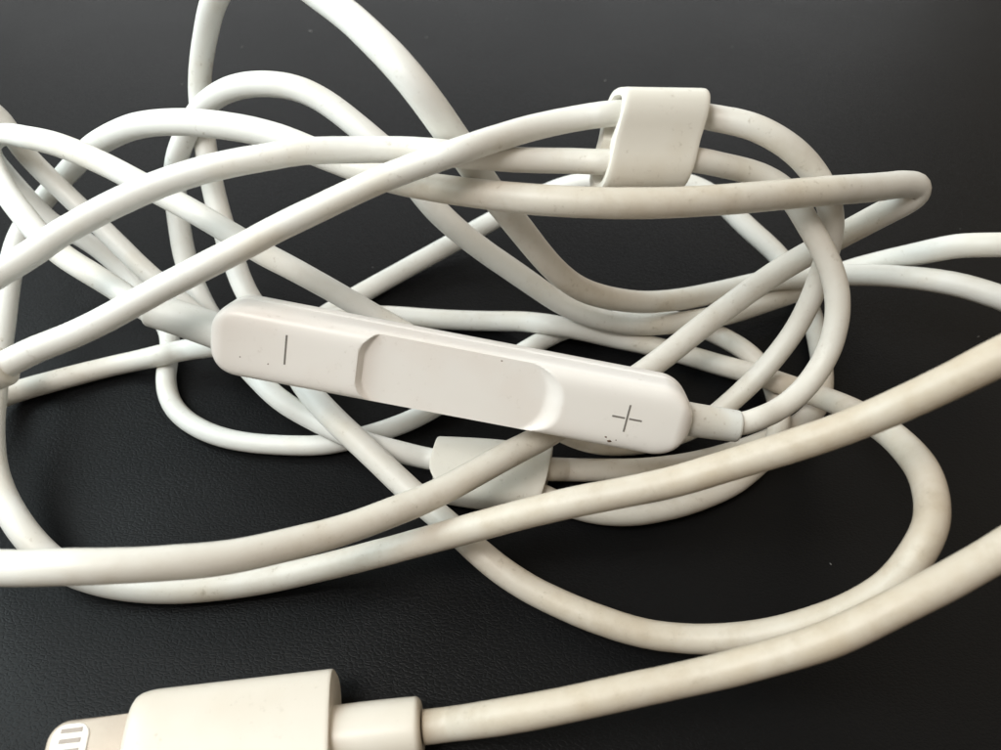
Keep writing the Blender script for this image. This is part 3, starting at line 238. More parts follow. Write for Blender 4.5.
BRA = [(-33.81,-12.87,14.07,0.800),(-33.02,-12.54,14.32,0.800),(-32.23,-12.22,14.57,0.800),(-31.42,-11.93,14.80,0.800),(-30.60,-11.67,15.00,0.800),(-29.78,-11.39,15.22,0.800),(-28.99,-11.08,15.47,0.800),(-28.20,-10.76,15.71,0.800),(-27.39,-10.47,15.94,0.800),(-26.56,-10.21,16.14,0.800),(-25.74,-9.96,16.34,0.800),(-24.92,-9.68,16.56,0.800),(-24.12,-9.38,16.79,0.800),(-23.33,-9.06,17.04,0.800),(-22.55,-8.72,17.30,0.800),(-21.77,-8.39,17.57,0.800),(-20.99,-8.05,17.83,0.800),(-20.21,-7.71,18.10,0.800),(-19.42,-7.39,18.35,0.800),(-18.63,-7.07,18.60,0.800),(-17.84,-6.75,18.85,0.800),(-17.05,-6.43,19.10,0.800),(-16.25,-6.12,19.35,0.800),(-15.46,-5.80,19.60,0.800),(-14.67,-5.48,19.86,0.800),(-13.89,-5.15,20.13,0.799),(-13.10,-4.83,20.38,0.799),(-12.30,-4.53,20.63,0.799),(-11.50,-4.24,20.87,0.799),(-10.69,-3.95,21.11,0.798),(-9.89,-3.66,21.36,0.798),(-9.08,-3.38,21.61,0.797),(-8.27,-3.11,21.86,0.796),(-7.46,-2.85,22.10,0.795),(-6.63,-2.62,22.35,0.794),(-5.80,-2.43,22.58,0.792),(-4.96,-2.26,22.83,0.790),(-4.12,-2.12,23.08,0.788),(-3.28,-1.98,23.33,0.786),(-2.46,-1.70,23.46,0.784),(-1.64,-1.20,23.44,0.782),(-0.81,-0.51,23.29,0.781),(0.05,0.19,23.12,0.779),(0.92,0.81,23.01,0.778),(1.82,1.34,22.94,0.778),(2.73,1.74,22.92,0.778),(3.65,2.02,22.96,0.778),(4.57,2.20,23.04,0.780),(5.48,2.27,23.17,0.781),(6.39,2.27,23.31,0.784),(7.36,2.56,23.22,0.787),(8.33,2.85,23.13,0.792),(9.32,3.10,23.01,0.796),(10.32,3.32,22.87,0.801),(11.32,3.50,22.70,0.806),(12.33,3.63,22.48,0.811),(13.33,3.69,22.22,0.815),(14.20,3.29,22.28,0.819),(15.06,2.94,22.30,0.822),(15.94,2.63,22.21,0.823),(16.80,2.33,21.99,0.825),(17.67,2.04,21.65,0.825),(18.53,1.79,21.19,0.825),(19.37,1.57,20.60,0.824),(20.19,1.39,19.86,0.823),(20.96,1.20,19.02,0.821),(21.57,0.88,18.16,0.818),(22.09,0.57,17.21,0.814),(22.48,0.32,16.14,0.810),(22.73,0.09,15.01,0.806),(22.84,-0.12,13.86,0.802),(22.84,-0.37,12.72,0.798),(22.77,-0.67,11.62,0.795),(22.63,-1.03,10.56,0.793),(22.41,-1.41,9.52,0.791),(22.10,-1.83,8.53,0.791),(21.67,-2.29,7.64,0.791),(21.13,-2.79,6.82,0.792),(20.53,-3.30,6.07,0.793),(19.86,-3.83,5.36,0.794),(19.14,-4.34,4.69,0.795),(18.38,-4.84,4.04,0.795),(17.59,-5.31,3.39,0.794),(16.78,-5.75,2.74,0.793),(15.91,-6.15,2.12,0.791),(14.97,-6.47,1.58,0.788),(13.94,-6.75,1.17,0.785),(12.84,-7.03,0.90,0.781),(11.70,-7.30,0.80,0.778),(10.52,-7.51,0.81,0.776),(9.32,-7.71,0.97,0.774),(8.11,-7.91,1.32,0.774),(6.91,-8.08,1.93,0.774),(5.74,-8.26,2.83,0.777),(4.64,-8.47,3.98,0.780),(3.66,-8.24,4.60,0.784),(2.75,-7.72,4.93,0.788),(1.85,-7.21,5.29,0.791),(0.95,-6.71,5.66,0.794),(0.04,-6.24,6.05,0.796),(-0.88,-5.79,6.45,0.798),(-1.80,-5.36,6.87,0.798),(-2.72,-4.95,7.29,0.798),(-3.64,-4.56,7.72,0.798),(-4.57,-4.20,8.17,0.797),(-5.49,-3.86,8.62,0.797),(-6.41,-3.53,9.08,0.796),(-7.32,-3.23,9.55,0.796),(-8.22,-2.99,10.08,0.796),(-9.09,-2.81,10.66,0.797),(-9.94,-2.66,11.27,0.799),(-10.78,-2.52,11.88,0.800),(-11.61,-2.36,12.47,0.802),(-12.43,-2.22,13.04,0.804),(-13.24,-2.09,13.61,0.806),(-14.06,-1.94,14.15,0.807),(-14.89,-1.76,14.62,0.807),(-15.73,-1.53,15.04,0.808),(-16.56,-1.24,15.45,0.808),(-17.38,-0.90,15.85,0.807),(-18.22,-0.55,16.22,0.807),(-19.06,-0.17,16.57,0.806),(-19.92,0.21,16.90,0.806),(-20.79,0.60,17.21,0.806),(-21.68,0.99,17.49,0.807),(-22.59,1.40,17.76,0.808),(-23.51,1.83,18.00,0.809),(-24.44,2.28,18.23,0.811),(-25.40,2.77,18.44,0.813),(-26.40,3.29,18.62,0.816),(-27.45,3.85,18.73,0.818),(-28.56,4.46,18.79,0.820),(-29.76,5.14,18.77,0.821),(-31.08,5.91,18.63,0.821),(-32.56,6.77,18.35,0.819),(-34.20,7.75,17.91,0.815),(-35.96,8.84,17.39,0.811),(-37.77,9.76,16.66,0.805),(-39.16,10.20,15.57,0.800),(-39.68,10.35,14.31,0.795),(-39.69,10.52,13.08,0.791),(-39.50,10.57,11.95,0.789),(-39.15,10.46,10.94,0.788),(-38.67,10.23,10.01,0.788),(-38.09,9.92,9.16,0.789),(-37.39,9.62,8.39,0.790),(-36.54,9.42,7.74,0.791),(-35.64,9.25,7.11,0.791),(-34.79,9.03,6.42,0.791),(-34.00,8.73,5.65,0.790),(-33.21,8.32,4.88,0.788),(-32.35,7.79,4.20,0.787),(-31.48,7.12,3.58,0.786),(-30.60,6.32,3.01,0.785),(-29.80,5.42,2.43,0.786),(-29.07,4.40,1.89,0.787),(-28.44,3.24,1.42,0.789),(-28.14,1.92,1.05,0.791),(-28.03,0.52,0.80,0.793),(-27.71,-1.07,0.81,0.794),(-27.14,-2.58,0.80,0.795),(-26.29,-3.92,0.80,0.795),(-25.22,-4.98,0.80,0.793),(-24.04,-5.79,0.80,0.791),(-22.83,-6.40,0.80,0.789),(-21.61,-6.84,0.80,0.786),(-20.40,-7.14,0.80,0.783),(-19.21,-7.34,0.80,0.781),(-18.03,-7.46,0.80,0.780),(-16.85,-7.53,0.80,0.779),(-15.68,-7.57,0.80,0.779),(-14.52,-7.56,0.80,0.779),(-13.38,-7.44,0.80,0.780),(-12.27,-7.19,0.80,0.782),(-11.17,-6.86,0.80,0.784),(-10.08,-6.49,0.80,0.786),(-9.00,-6.07,0.80,0.789),(-7.93,-5.59,0.80,0.792),(-6.88,-5.04,0.83,0.795),(-5.84,-4.43,0.92,0.798),(-4.83,-3.79,1.04,0.802),(-3.81,-3.11,1.16,0.805),(-2.80,-2.39,1.26,0.809),(-1.77,-1.64,1.34,0.813),(-0.74,-0.86,1.43,0.817),(0.29,-0.05,1.50,0.821),(1.34,0.87,1.46,0.824),(2.44,1.92,1.25,0.825),(3.60,3.08,0.87,0.825),(4.80,3.90,0.80,0.822),(6.05,4.51,0.80,0.819),(7.35,4.93,0.82,0.815),(8.64,5.12,0.97,0.812),(9.91,5.14,1.23,0.810),(11.18,5.11,1.45,0.809),(12.46,5.04,1.60,0.810),(13.74,4.93,1.66,0.813),(15.02,4.76,1.64,0.816),(16.24,4.44,1.60,0.821),(17.39,3.90,1.57,0.825),(18.41,3.13,1.66,0.829),(19.30,2.13,1.94,0.831),(20.17,1.21,2.02,0.831),(20.98,0.30,1.88,0.830),(21.64,-0.69,1.62,0.826),(22.03,-1.94,1.52,0.821),(22.07,-3.45,1.67,0.814),(21.65,-5.35,2.32,0.806),(21.18,-6.97,2.66,0.796),(20.77,-8.04,2.30,0.787),(20.25,-8.82,1.69,0.777),(19.53,-9.48,1.14,0.769),(18.62,-10.18,0.85,0.762),(17.59,-10.93,0.80,0.756),(16.50,-11.53,0.80,0.752),(15.39,-12.03,0.80,0.749),(14.29,-12.48,0.80,0.747),(13.19,-12.85,0.80,0.747),(12.08,-13.15,0.80,0.747),(10.98,-13.39,0.80,0.748),(9.88,-13.55,0.80,0.750),(8.79,-13.59,0.80,0.754),(7.71,-13.53,0.80,0.759),(6.65,-13.35,0.80,0.765),(5.61,-13.07,0.83,0.771),(4.58,-12.78,1.07,0.779),(3.58,-12.46,1.40,0.786),(2.58,-12.07,1.60,0.793),(1.58,-11.59,1.60,0.800)]
BRB = [(-34.10,-9.37,16.80,0.800),(-33.39,-8.95,17.13,0.800),(-32.67,-8.54,17.45,0.800),(-31.94,-8.13,17.77,0.800),(-31.21,-7.73,18.08,0.800),(-30.47,-7.35,18.38,0.800),(-29.72,-6.97,18.67,0.800),(-28.96,-6.60,18.96,0.800),(-28.20,-6.23,19.25,0.800),(-27.46,-5.85,19.55,0.800),(-26.73,-5.44,19.87,0.800),(-26.00,-5.05,20.17,0.800),(-25.23,-4.70,20.44,0.800),(-24.45,-4.35,20.71,0.800),(-23.67,-4.02,20.97,0.800),(-22.88,-3.70,21.21,0.800),(-22.07,-3.40,21.44,0.801),(-21.26,-3.11,21.66,0.801),(-20.44,-2.83,21.86,0.801),(-19.61,-2.58,22.05,0.801),(-18.77,-2.35,22.21,0.802),(-17.92,-2.13,22.35,0.802),(-17.07,-1.93,22.48,0.802),(-16.21,-1.75,22.58,0.803),(-15.35,-1.57,22.66,0.803),(-14.49,-1.40,22.72,0.803),(-13.63,-1.22,22.76,0.802),(-12.78,-1.01,22.80,0.802),(-11.93,-0.81,22.79,0.800),(-11.07,-0.63,22.73,0.799),(-10.20,-0.47,22.65,0.797),(-9.32,-0.34,22.57,0.795),(-8.43,-0.24,22.52,0.794),(-7.53,-0.18,22.49,0.793),(-6.61,-0.17,22.47,0.791),(-5.70,-0.20,22.47,0.791),(-4.78,-0.29,22.47,0.790),(-3.86,-0.43,22.49,0.789),(-2.96,-0.53,22.44,0.789),(-2.06,-0.39,22.22,0.788),(-1.16,-0.16,21.94,0.787),(-0.24,0.05,21.70,0.786),(0.69,0.22,21.49,0.785),(1.63,0.34,21.35,0.784),(2.57,0.41,21.27,0.783),(3.51,0.43,21.24,0.783),(4.45,0.37,21.27,0.782),(5.37,0.23,21.33,0.782),(6.28,0.04,21.44,0.783),(7.23,0.16,21.38,0.783),(8.21,0.40,21.25,0.784),(9.20,0.64,21.13,0.785),(10.19,0.89,21.01,0.785),(11.20,1.11,20.87,0.785),(12.22,1.29,20.70,0.785),(13.23,1.39,20.46,0.785),(14.28,1.52,20.12,0.785),(15.34,1.66,19.77,0.786),(16.38,1.69,19.45,0.787),(17.37,1.60,19.10,0.789),(18.29,1.35,18.70,0.791),(19.08,0.95,18.22,0.793),(19.72,0.41,17.66,0.795),(20.27,-0.19,17.08,0.797),(20.81,-0.80,16.49,0.798),(21.33,-1.43,15.90,0.800),(21.80,-2.08,15.29,0.800),(22.20,-2.76,14.65,0.801),(22.50,-3.45,13.98,0.800),(22.67,-4.14,13.27,0.799),(22.71,-4.83,12.53,0.797),(22.62,-5.48,11.77,0.794),(22.42,-6.12,11.02,0.791),(22.06,-6.76,10.34,0.786),(21.56,-7.42,9.76,0.782),(20.94,-8.07,9.27,0.778),(20.19,-8.71,8.89,0.774),(19.32,-9.33,8.66,0.772),(18.31,-9.97,8.66,0.772),(17.18,-10.62,8.90,0.775),(16.24,-10.86,8.71,0.781),(15.26,-10.91,8.67,0.790),(14.27,-10.81,8.75,0.800)]
BRC = [(-21.81,-5.73,13.23,0.800),(-22.73,-5.44,13.46,0.795),(-23.60,-5.07,13.74,0.791),(-24.57,-4.42,13.87,0.788),(-25.54,-3.76,14.00,0.788),(-26.46,-3.24,14.24,0.790),(-27.35,-2.78,14.52,0.794),(-28.25,-2.32,14.79,0.798),(-29.16,-1.81,15.06,0.803),(-30.04,-1.23,15.35,0.807),(-30.89,-0.55,15.65,0.810),(-31.74,0.21,15.94,0.812),(-32.58,1.09,16.22,0.813),(-33.49,2.06,16.45,0.813),(-34.44,3.17,16.62,0.811),(-35.41,4.42,16.76,0.809),(-36.36,5.78,16.90,0.807),(-37.29,7.16,17.08,0.804),(-38.21,8.53,17.28,0.801),(-39.04,9.93,17.52,0.798),(-39.33,11.25,17.70,0.796),(-38.99,11.98,17.43,0.793),(-38.58,12.04,16.66,0.792),(-38.24,11.80,15.78,0.791),(-37.83,11.41,14.94,0.790),(-37.31,10.95,14.18,0.790),(-36.67,10.48,13.49,0.791),(-35.94,9.97,12.85,0.792),(-35.17,9.44,12.25,0.794),(-34.37,8.88,11.67,0.795),(-33.56,8.31,11.10,0.797),(-32.73,7.72,10.54,0.798),(-31.89,7.13,9.99,0.799),(-31.07,6.52,9.43,0.801),(-30.25,5.90,8.86,0.802),(-29.43,5.28,8.28,0.803),(-28.60,4.69,7.71,0.805),(-27.75,4.14,7.14,0.806),(-26.88,3.63,6.57,0.808),(-26.02,3.14,5.96,0.809),(-25.20,2.67,5.30,0.811),(-24.43,2.26,4.54,0.813),(-23.72,1.89,3.68,0.816),(-22.92,1.28,3.01,0.819),(-21.94,0.25,2.79,0.823),(-20.76,-1.13,3.04,0.828),(-19.56,-2.52,3.39,0.832),(-18.47,-3.69,3.53,0.836),(-17.46,-4.64,3.46,0.838),(-16.46,-5.36,3.26,0.839),(-15.45,-5.88,2.96,0.839),(-14.40,-6.40,2.75,0.837),(-13.30,-7.01,2.71,0.835),(-12.20,-7.59,2.69,0.832),(-11.09,-8.11,2.69,0.829),(-9.98,-8.51,2.65,0.826),(-8.88,-8.81,2.54,0.823),(-7.80,-9.03,2.35,0.819),(-6.73,-9.18,2.07,0.815),(-5.65,-9.27,1.75,0.809),(-4.53,-9.50,1.75,0.804),(-3.78,-9.63,1.75,0.800)]
# handling yellow plus dimmer light painted into each length: (fraction of length, amount)
WEAR_SHADE_MAIN = [(0.0000, 0.85), (0.0410, 1.00), (0.0966, 1.00), (0.1259, 0.95), (0.1518, 0.80), (0.1703, 0.50), (0.1869, 0.15), (0.1977, 0.05), (0.2352, 0.10), (0.2572, 0.05), (0.2723, 0.75), (0.2757, 0.90), (0.2796, 0.55), (0.2894, 0.85), (0.3011, 0.80), (0.3128, 0.45), (0.3197, 0.30), (0.3333, 0.50), (0.3519, 0.45), (0.3694, 0.60), (0.3875, 0.60), (0.4046, 0.40), (0.4212, 0.35), (0.4539, 0.50), (0.4622, 0.45), (0.4714, 0.10), (0.4905, 0.20), (0.5090, 0.20), (0.5207, 0.50), (0.5354, 0.80), (0.5525, 0.95), (0.5715, 0.95), (0.5900, 0.85), (0.6027, 0.70), (0.6174, 0.30), (0.6262, 0.05), (0.6608, 0.10), (0.6901, 0.05), (0.6979, 0.10), (0.7077, 0.40), (0.7194, 0.80), (0.7277, 0.35), (0.7443, 0.30), (0.7599, 0.20), (0.7804, 0.10), (0.7975, 0.40), (0.8121, 0.40), (0.8297, 0.25), (0.8409, 0.25), (0.8521, 0.05), (0.8799, 0.05), (0.9185, 0.10), (0.9307, 0.05), (0.9453, 0.05), (0.9566, 0.40), (0.9663, 0.60), (0.9834, 0.60), (1.0001, 0.60)]
WEAR_SHADE_BRA = [(0.0000, 0.10), (0.0322, 0.10), (0.0775, 0.10), (0.1462, 0.15), (0.2120, 0.30), (0.2471, 0.35), (0.2924, 0.35), (0.3289, 0.50), (0.3757, 0.45), (0.4751, 0.15), (0.5380, 0.05), (0.5921, 0.00), (0.6652, 0.05), (0.7076, 0.10), (0.7529, 0.05), (0.8231, 0.10), (0.8801, 0.50), (0.9079, 0.60), (0.9488, 0.60), (0.9781, 0.60), (1.0001, 0.60)]
WEAR_SHADE_BRB = [(0.0000, 0.05), (0.0732, 0.05), (0.2764, 0.05), (0.4228, 0.20), (0.5894, 0.40), (0.6829, 0.40), (0.8333, 0.50), (0.9797, 0.50), (1.0001, 0.50)]
WEAR_SHADE_BRC = [(0.0000, 0.10), (0.0220, 0.10), (0.2253, 0.00), (0.4396, 0.20), (0.6044, 0.05), (0.7637, 0.00), (0.9505, 0.15), (1.0001, 0.15)]

# ------------------------------------------------------------------ the earphones: one thing
ear = bpy.data.objects.new('wired_earphones', None); col.objects.link(ear)
ear.empty_display_size = 0.01
ear['label'] = 'tangled white wired earphone cable with inline remote, slider and metal plug on black table'
ear['category'] = 'earphones'

random.seed(7)
def cable(name, C, wear_shade, label):
    Q = catmull(C, 4)
    ph = random.uniform(0, 9)             # moulded cable is never perfectly even
    Q = [(q[0], q[1], q[2], q[3] * (1 + .008 * math.sin(i * .21 + ph) + .008 * math.sin(i * .083 + 2 * ph) + random.uniform(-.003, .003))) for i, q in enumerate(Q)]
    v, f = sweep([q[:3] for q in Q], [q[3] for q in Q], 20)
    o = link(name, v, f, M_CABLE, ear)
    at = o.data.color_attributes.new('wear_shade', 'FLOAT_COLOR', 'POINT')
    n = len(Q)
    for i in range(n):
        u = i / (n - 1)
        k = 0
        while k < len(wear_shade) - 2 and wear_shade[k + 1][0] < u: k += 1
        (u0, w0), (u1, w1) = wear_shade[k], wear_shade[k + 1]
        s_ = min(1, max(0, (u - u0) / (u1 - u0))); w_ = w0 + (w1 - w0) * s_
        for j in range(20): at.data[i * 20 + j].color = (w_, w_, w_, 1)
    if label: o['label'] = label
    return o
cable('main_cable', MAIN, WEAR_SHADE_MAIN, 'thicker white cable running from the plug through the tangle')
cable('branch_cable', BRA, WEAR_SHADE_BRA, 'thin white cable through the upper hole of the slider')
cable('branch_cable', BRB, WEAR_SHADE_BRB, 'thin white cable from the slider to the plus end of the remote')
cable('branch_cable', BRC, WEAR_SHADE_BRC, 'thin white cable from the minus end of the remote')

# ------------------------------------------------------------------ inline remote
REMOTE = basis((-3.0497, -8.6081, 11.1055), (0.9823, -0.1393, -0.1250), (0.1785, 0.4954, 0.8501), (-0.0565, -0.8574, 0.5115))
RL = 15.694            # half length
def remote_body():
    A, B, NSEC = 2.44, 2.0, 140
    ZSEAM = -0.25
    # rounded-rectangle section sampled evenly along its outline
    ex = 2 / 5.2
    dense = []
    for k in range(4001):
        t = 2 * math.pi * k / 4000
        c, q = math.cos(t), math.sin(t)
        dense.append((math.copysign(abs(c) ** ex, c), math.copysign(abs(q) ** ex, q)))
    acc = [0.0]
    for (c0, q0), (c1, q1) in zip(dense, dense[1:]): acc.append(acc[-1] + math.hypot((c1 - c0) * A, (q1 - q0) * B))
    SECT, k = [], 0
    for j in range(NSEC):
        while acc[k + 1] < acc[-1] * j / NSEC: k += 1
        SECT.append(dense[k])
    stations = []
    n = 300
    for i in range(n + 1):                       # denser near the ends and the scoop walls
        stations.append(-RL + 2 * RL * i / n)
    for e, rc in ((-1, 1.9), (1, 2.3)):
        for k in range(14):
            stations.append(e * (RL - rc * (1 - math.cos(math.pi / 2 * k / 14)) ))
    stations = sorted(set(round(s, 3) for s in stations))
    verts, faces = [], []
    for s in stations:
        rc = 1.9 if s < 0 else 2.3
        d = RL - abs(s)
        k = 0.0 if d >= rc else rc - math.sqrt(max(0, rc * rc - (rc - d) ** 2))
        a = A - k
        rz = 1.1
        kz = 0.0 if d >= rz else rz - math.sqrt(max(0, rz * rz - (rz - d) ** 2))
        b = B - kz * .8
        # scooped centre: a flat floor that rolls up at both ends
        lo, hi, dep = -6.103, 7.309, .54
        def wall(x): x = min(1, max(0, x)); return x * x * (3 - 2 * x)
        def scoop(y):                            # rounded-corner pocket, open at both long sides
            left = s < (lo + hi) / 2
            y0, r, fl = (.75, 2.1, .36) if left else (.3, 2.6, 1.35)
            k = min(1.0, max(0.0, (abs(y) - y0) / (A + .28 - y0)))
            ins = (s - lo if left else hi - s) - r * (1 - math.sqrt(max(0.0, 1 - k * k)))
            return dep * wall(ins / fl)
        for j in range(NSEC):
            c, q = SECT[j]
            y, z = a * c, b * q
            drop = scoop(y)
            z = min(z, b - drop) if drop > 1e-4 else z
            if abs(z - ZSEAM) < .11 and abs(y) > a * .8: y -= math.copysign(.055, y)
            if z < ZSEAM and abs(y) > a * .8: y *= .99
            verts.append((s, y, z))
    m = len(stations)
    for i in range(m - 1):
        for j in range(NSEC):
            j2 = (j + 1) % NSEC
            faces.append((i * NSEC + j, i * NSEC + j2, (i + 1) * NSEC + j2, (i + 1) * NSEC + j))
    faces.append(tuple(range(NSEC))[::-1]); faces.append(tuple((m - 1) * NSEC + j for j in range(NSEC)))
    return verts, faces
v, f = remote_body()
remote = link('remote_control', v, f, M_HARD, ear, matrix=REMOTE)
sharp(remote, 38)
remote['label'] = 'glossy white bar remote with plus and minus marks and scooped centre'

def flat_bar(cx, cy, z, lx, ly, ang, h=.012):
    c, s_ = math.cos(ang), math.sin(ang)
    vs = []
    for zz in (z - .05, z + h):
        for dx, dy in ((-1, -1), (1, -1), (1, 1), (-1, 1)):
            x, y = dx * lx / 2, dy * ly / 2
            vs.append((cx + x * c - y * s_, cy + x * s_ + y * c, zz))
    return vs, [(3, 2, 1, 0), (4, 5, 6, 7), (0, 1, 5, 4), (1, 2, 6, 5), (2, 3, 7, 6), (3, 0, 4, 7)]
mx, my, pxx, pyy = -10.635, 0.282, 11.399, 0.034
v, f = flat_bar(mx, my, 2.0, .115, 2.0, 0.0)
link('minus_mark', v, f, M_PRINT, remote, smooth=False, matrix=REMOTE)
v1, f1 = flat_bar(pxx, pyy, 2.0, .115, 1.9, 0.0)
v2, f2 = flat_bar(pxx - .55, pyy, 2.0, .82, .115, 0.0)
v3, f3 = flat_bar(pxx + .55, pyy, 2.0, .82, .115, 0.0)
link('plus_mark', v1 + v2 + v3, f1 + [tuple(i + 8 for i in q) for q in f2] + [tuple(i + 16 for i in q) for q in f3],
     M_PRINT, remote, smooth=False, matrix=REMOTE)

def sleeve(name, rows, parent, mat=M_SLEEVE, sub=5):
    Q = catmull(rows, sub)
    path = [q[:3] for q in Q]; rad = [q[3] for q in Q]
    # rounded rim at the free end
    d = (Vector(path[-1]) - Vector(path[-2])).normalized(); e = Vector(path[-1]); r = rad[-1]
    rim = min(.35, r * .25)
    for k in range(1, 6):
        a = math.pi / 2 * k / 5
        path.append(tuple(e + d * rim * math.sin(a))); rad.append(r - rim * (1 - math.cos(a)))
    path.append(tuple(e + d * rim)); rad.append(r * .5)
    v, f = sweep(path, rad, 28)
    o = link(name, v, f, mat, parent); sharp(o, 50)
    return o
sleeve('strain_relief', [(-18.194, -6.555, 12.773, 1.200), (-19.444, -6.193, 13.056, 1.190), (-21.089, -5.752, 13.401, 1.170), (-22.866, -5.311, 13.745, 1.150)], remote)
sleeve('strain_relief', [(11.895, -10.659, 9.122, 1.120), (12.915, -10.759, 8.917, 1.120), (14.271, -10.859, 8.712, 1.100), (15.669, -11.017, 8.589, 1.060)], remote)

sleeve('cable_collar', [(-33.807, -12.869, 14.065, 1.220), (-32.495, -12.328, 14.488, 1.220), (-31.149, -11.843, 14.867, 1.220), (-29.517, -11.290, 15.299, 1.220)], ear, M_SOFT)

# grime caught in the lower lip of the scoop and on the edge of the plus end
random.seed(4)
def crumb(name, spots, mat, parent, matrix):
    vs, fs = [], []
    for (x, y, z, r) in spots:
        o = len(vs)
        ring = [(x + r * math.cos(k * math.pi / 3) * random.uniform(.6, 1.3), y + r * math.sin(k * math.pi / 3) * random.uniform(.5, 1.1), z) for k in range(6)]
        vs += ring + [(x, y, z + r * .45), (x, y, z - r * .45)]
        for k in range(6):
            k2 = (k + 1) % 6
            fs += [(o + k, o + k2, o + 6), (o + k2, o + k, o + 7)]
    return link(name, vs, fs, mat, parent, matrix=matrix)
crumb('grime', [(6.029, -1.956, 1.460, 0.15), (5.583, -2.049, 1.460, 0.11), (6.489, -1.933, 1.460, 0.08), (10.667, -1.783, 1.918, 0.15), (10.405, -1.523, 1.966, 0.09), (11.082, -1.605, 1.954, 0.06), (-13.488, -0.775, 1.999, 0.05), (-11.677, -0.891, 1.998, 0.06), (2.907, 2.078, 1.460, 0.07)], M_GRIME, remote, REMOTE)

# ------------------------------------------------------------------ slider: a soft flattened tube round two cables
def oval_tube(L, hv, hw, wall, pinch, shear, n=48, ns=14, holes=True, crown=0.0, taper=0.0):
    """axis x, long side y, thin side z. The bore pinches to a waist between the two cables."""
    def ring(x, inset, sc_):
        pts = []
        for k in range(n):
            t = 2 * math.pi * k / n
            c, q = math.cos(t), math.sin(t)
            ex = 2 / 3.3
            y = (hv - inset) * math.copysign(abs(c) ** ex, c)
            z = (hw - inset) * math.copysign(abs(q) ** ex, q)
            if inset > .01: z *= 1 - pinch * math.exp(-(y / (hv * .26)) ** 2)
            else: z *= 1 - .10 * math.exp(-(y / (hv * .35)) ** 2)
            y *= sc_; z *= sc_
            pts.append((x * (1 - (taper if x < 0 else taper * .15) * max(0.0, -y / hv) ** 2) + shear * y, y, z))
        return pts
    rows = []
    e = .22
    prof = [(-L / 2 + .0, -e), ]
    outer = [(-L / 2, .97), (-L / 2 + .05, .98), (-L / 2 + .12, .995), (-L / 2 + .34, 1.0)]
    xs = outer + [(-L / 2 + .34 + (L - .68) * i / ns, 1.0 + crown * math.sin(math.pi * i / ns)) for i in range(1, ns)] + [(-x, s) for x, s in outer[::-1]]
    for x, s in xs: rows.append(ring(x, 0.0, s))
    m = len(rows)
    verts = [p for r in rows for p in r]; faces = []
    def strip(i0, i1):
        for k in range(n):
            k2 = (k + 1) % n
            faces.append((i0 * n + k, i0 * n + k2, i1 * n + k2, i1 * n + k))
    for i in range(m - 1): strip(i, i + 1)
    if not holes:
        faces.append(tuple(range(n))[::-1]); faces.append(tuple((m - 1) * n + k for k in range(n)))
    else:                                        # each end is a lip round a shallow mouth that grips the cables
        for sgn, start in ((1, m - 1), (-1, 0)):
            prev = start
            for x, g in ((L / 2, 0.0), (L / 2 - .12, .06), (L / 2 - .55, .12)):
                verts += ring(sgn * x, wall + g, 1.0)
                cur = len(verts) // n - 1
                strip(prev, cur); prev = cur
            faces.append(tuple(prev * n + k for k in range(n)))
    return verts, faces
SLIDER = basis((9.3437, 1.7785, 21.8218), (0.9715, 0.1949, -0.1345), (-0.0000, 0.5679, 0.8231), (0.2368, -0.7997, 0.5517))
v, f = oval_tube(5.6, 3.1, 1.72, .46, .5, .22)
o = link('cable_slider', v, f, M_SOFT, ear, matrix=SLIDER); sharp(o, 45)
o['label'] = 'soft flat white sleeve holding two cables together'

# ------------------------------------------------------------------ splitter: the same soft rubber, solid
SPLITTER = basis((-0.8534, -10.5885, 1.6200), (0.9948, -0.1017, 0.0000), (0.1017, 0.9948, -0.0000), (0.0000, 0.0000, 1.0000))
v, f = oval_tube(8.67, 2.5, 1.55, .4, .3, .10, holes=False, crown=.05, taper=.42)
o = link('cable_splitter', v, f, M_SOFT_SHADE, ear, matrix=SPLITTER); sharp(o, 55)
o['label'] = 'flat white rubber cable splitter lying under two cables'

# ------------------------------------------------------------------ plug
PLUG = basis((-21.2292, -30.1016, 2.3200), (0.9935, 0.1139, -0.0000), (-0.1139, 0.9935, 0.0000), (0.0000, 0.0000, 1.0000))
PL = 11.616          # housing length; local x runs from the tab end to the cable end
def housing():
    n = 56; hw, ht = 3.78, 2.3
    xs = [(0, .84, .74), (.08, .89, .82), (.25, .938, .90), (.5, .968, .95), (.9, .99, .985), (1.4, 1, 1)]
    xs += [(1.4 + (PL - 1.75) * i / 20, 1, 1) for i in range(1, 21)] + [(PL - .2, 1, 1), (PL - .05, .997, .997), (PL, .985, .982)]
    verts, faces = [], []
    for x, a, b in xs:
        for k in range(n):
            t = 2 * math.pi * k / n; c, q = math.cos(t), math.sin(t)
            verts.append((x, hw * a * math.copysign(abs(c) ** (2 / 3.1), c), ht * b * math.copysign(abs(q) ** (2 / 3.1), q)))
    m = len(xs)
    for i in range(m - 1):
        for k in range(n):
            k2 = (k + 1) % n
            faces.append((i * n + k, i * n + k2, (i + 1) * n + k2, (i + 1) * n + k))
    faces.append(tuple(range(n))[::-1]); faces.append(tuple((m - 1) * n + k for k in range(n)))
    return verts, faces
v, f = housing()
plug = link('plug_housing', v, f, M_PLUG, ear, matrix=PLUG); sharp(plug, 40)
plug['label'] = 'white flattened plug housing with a metal tab'

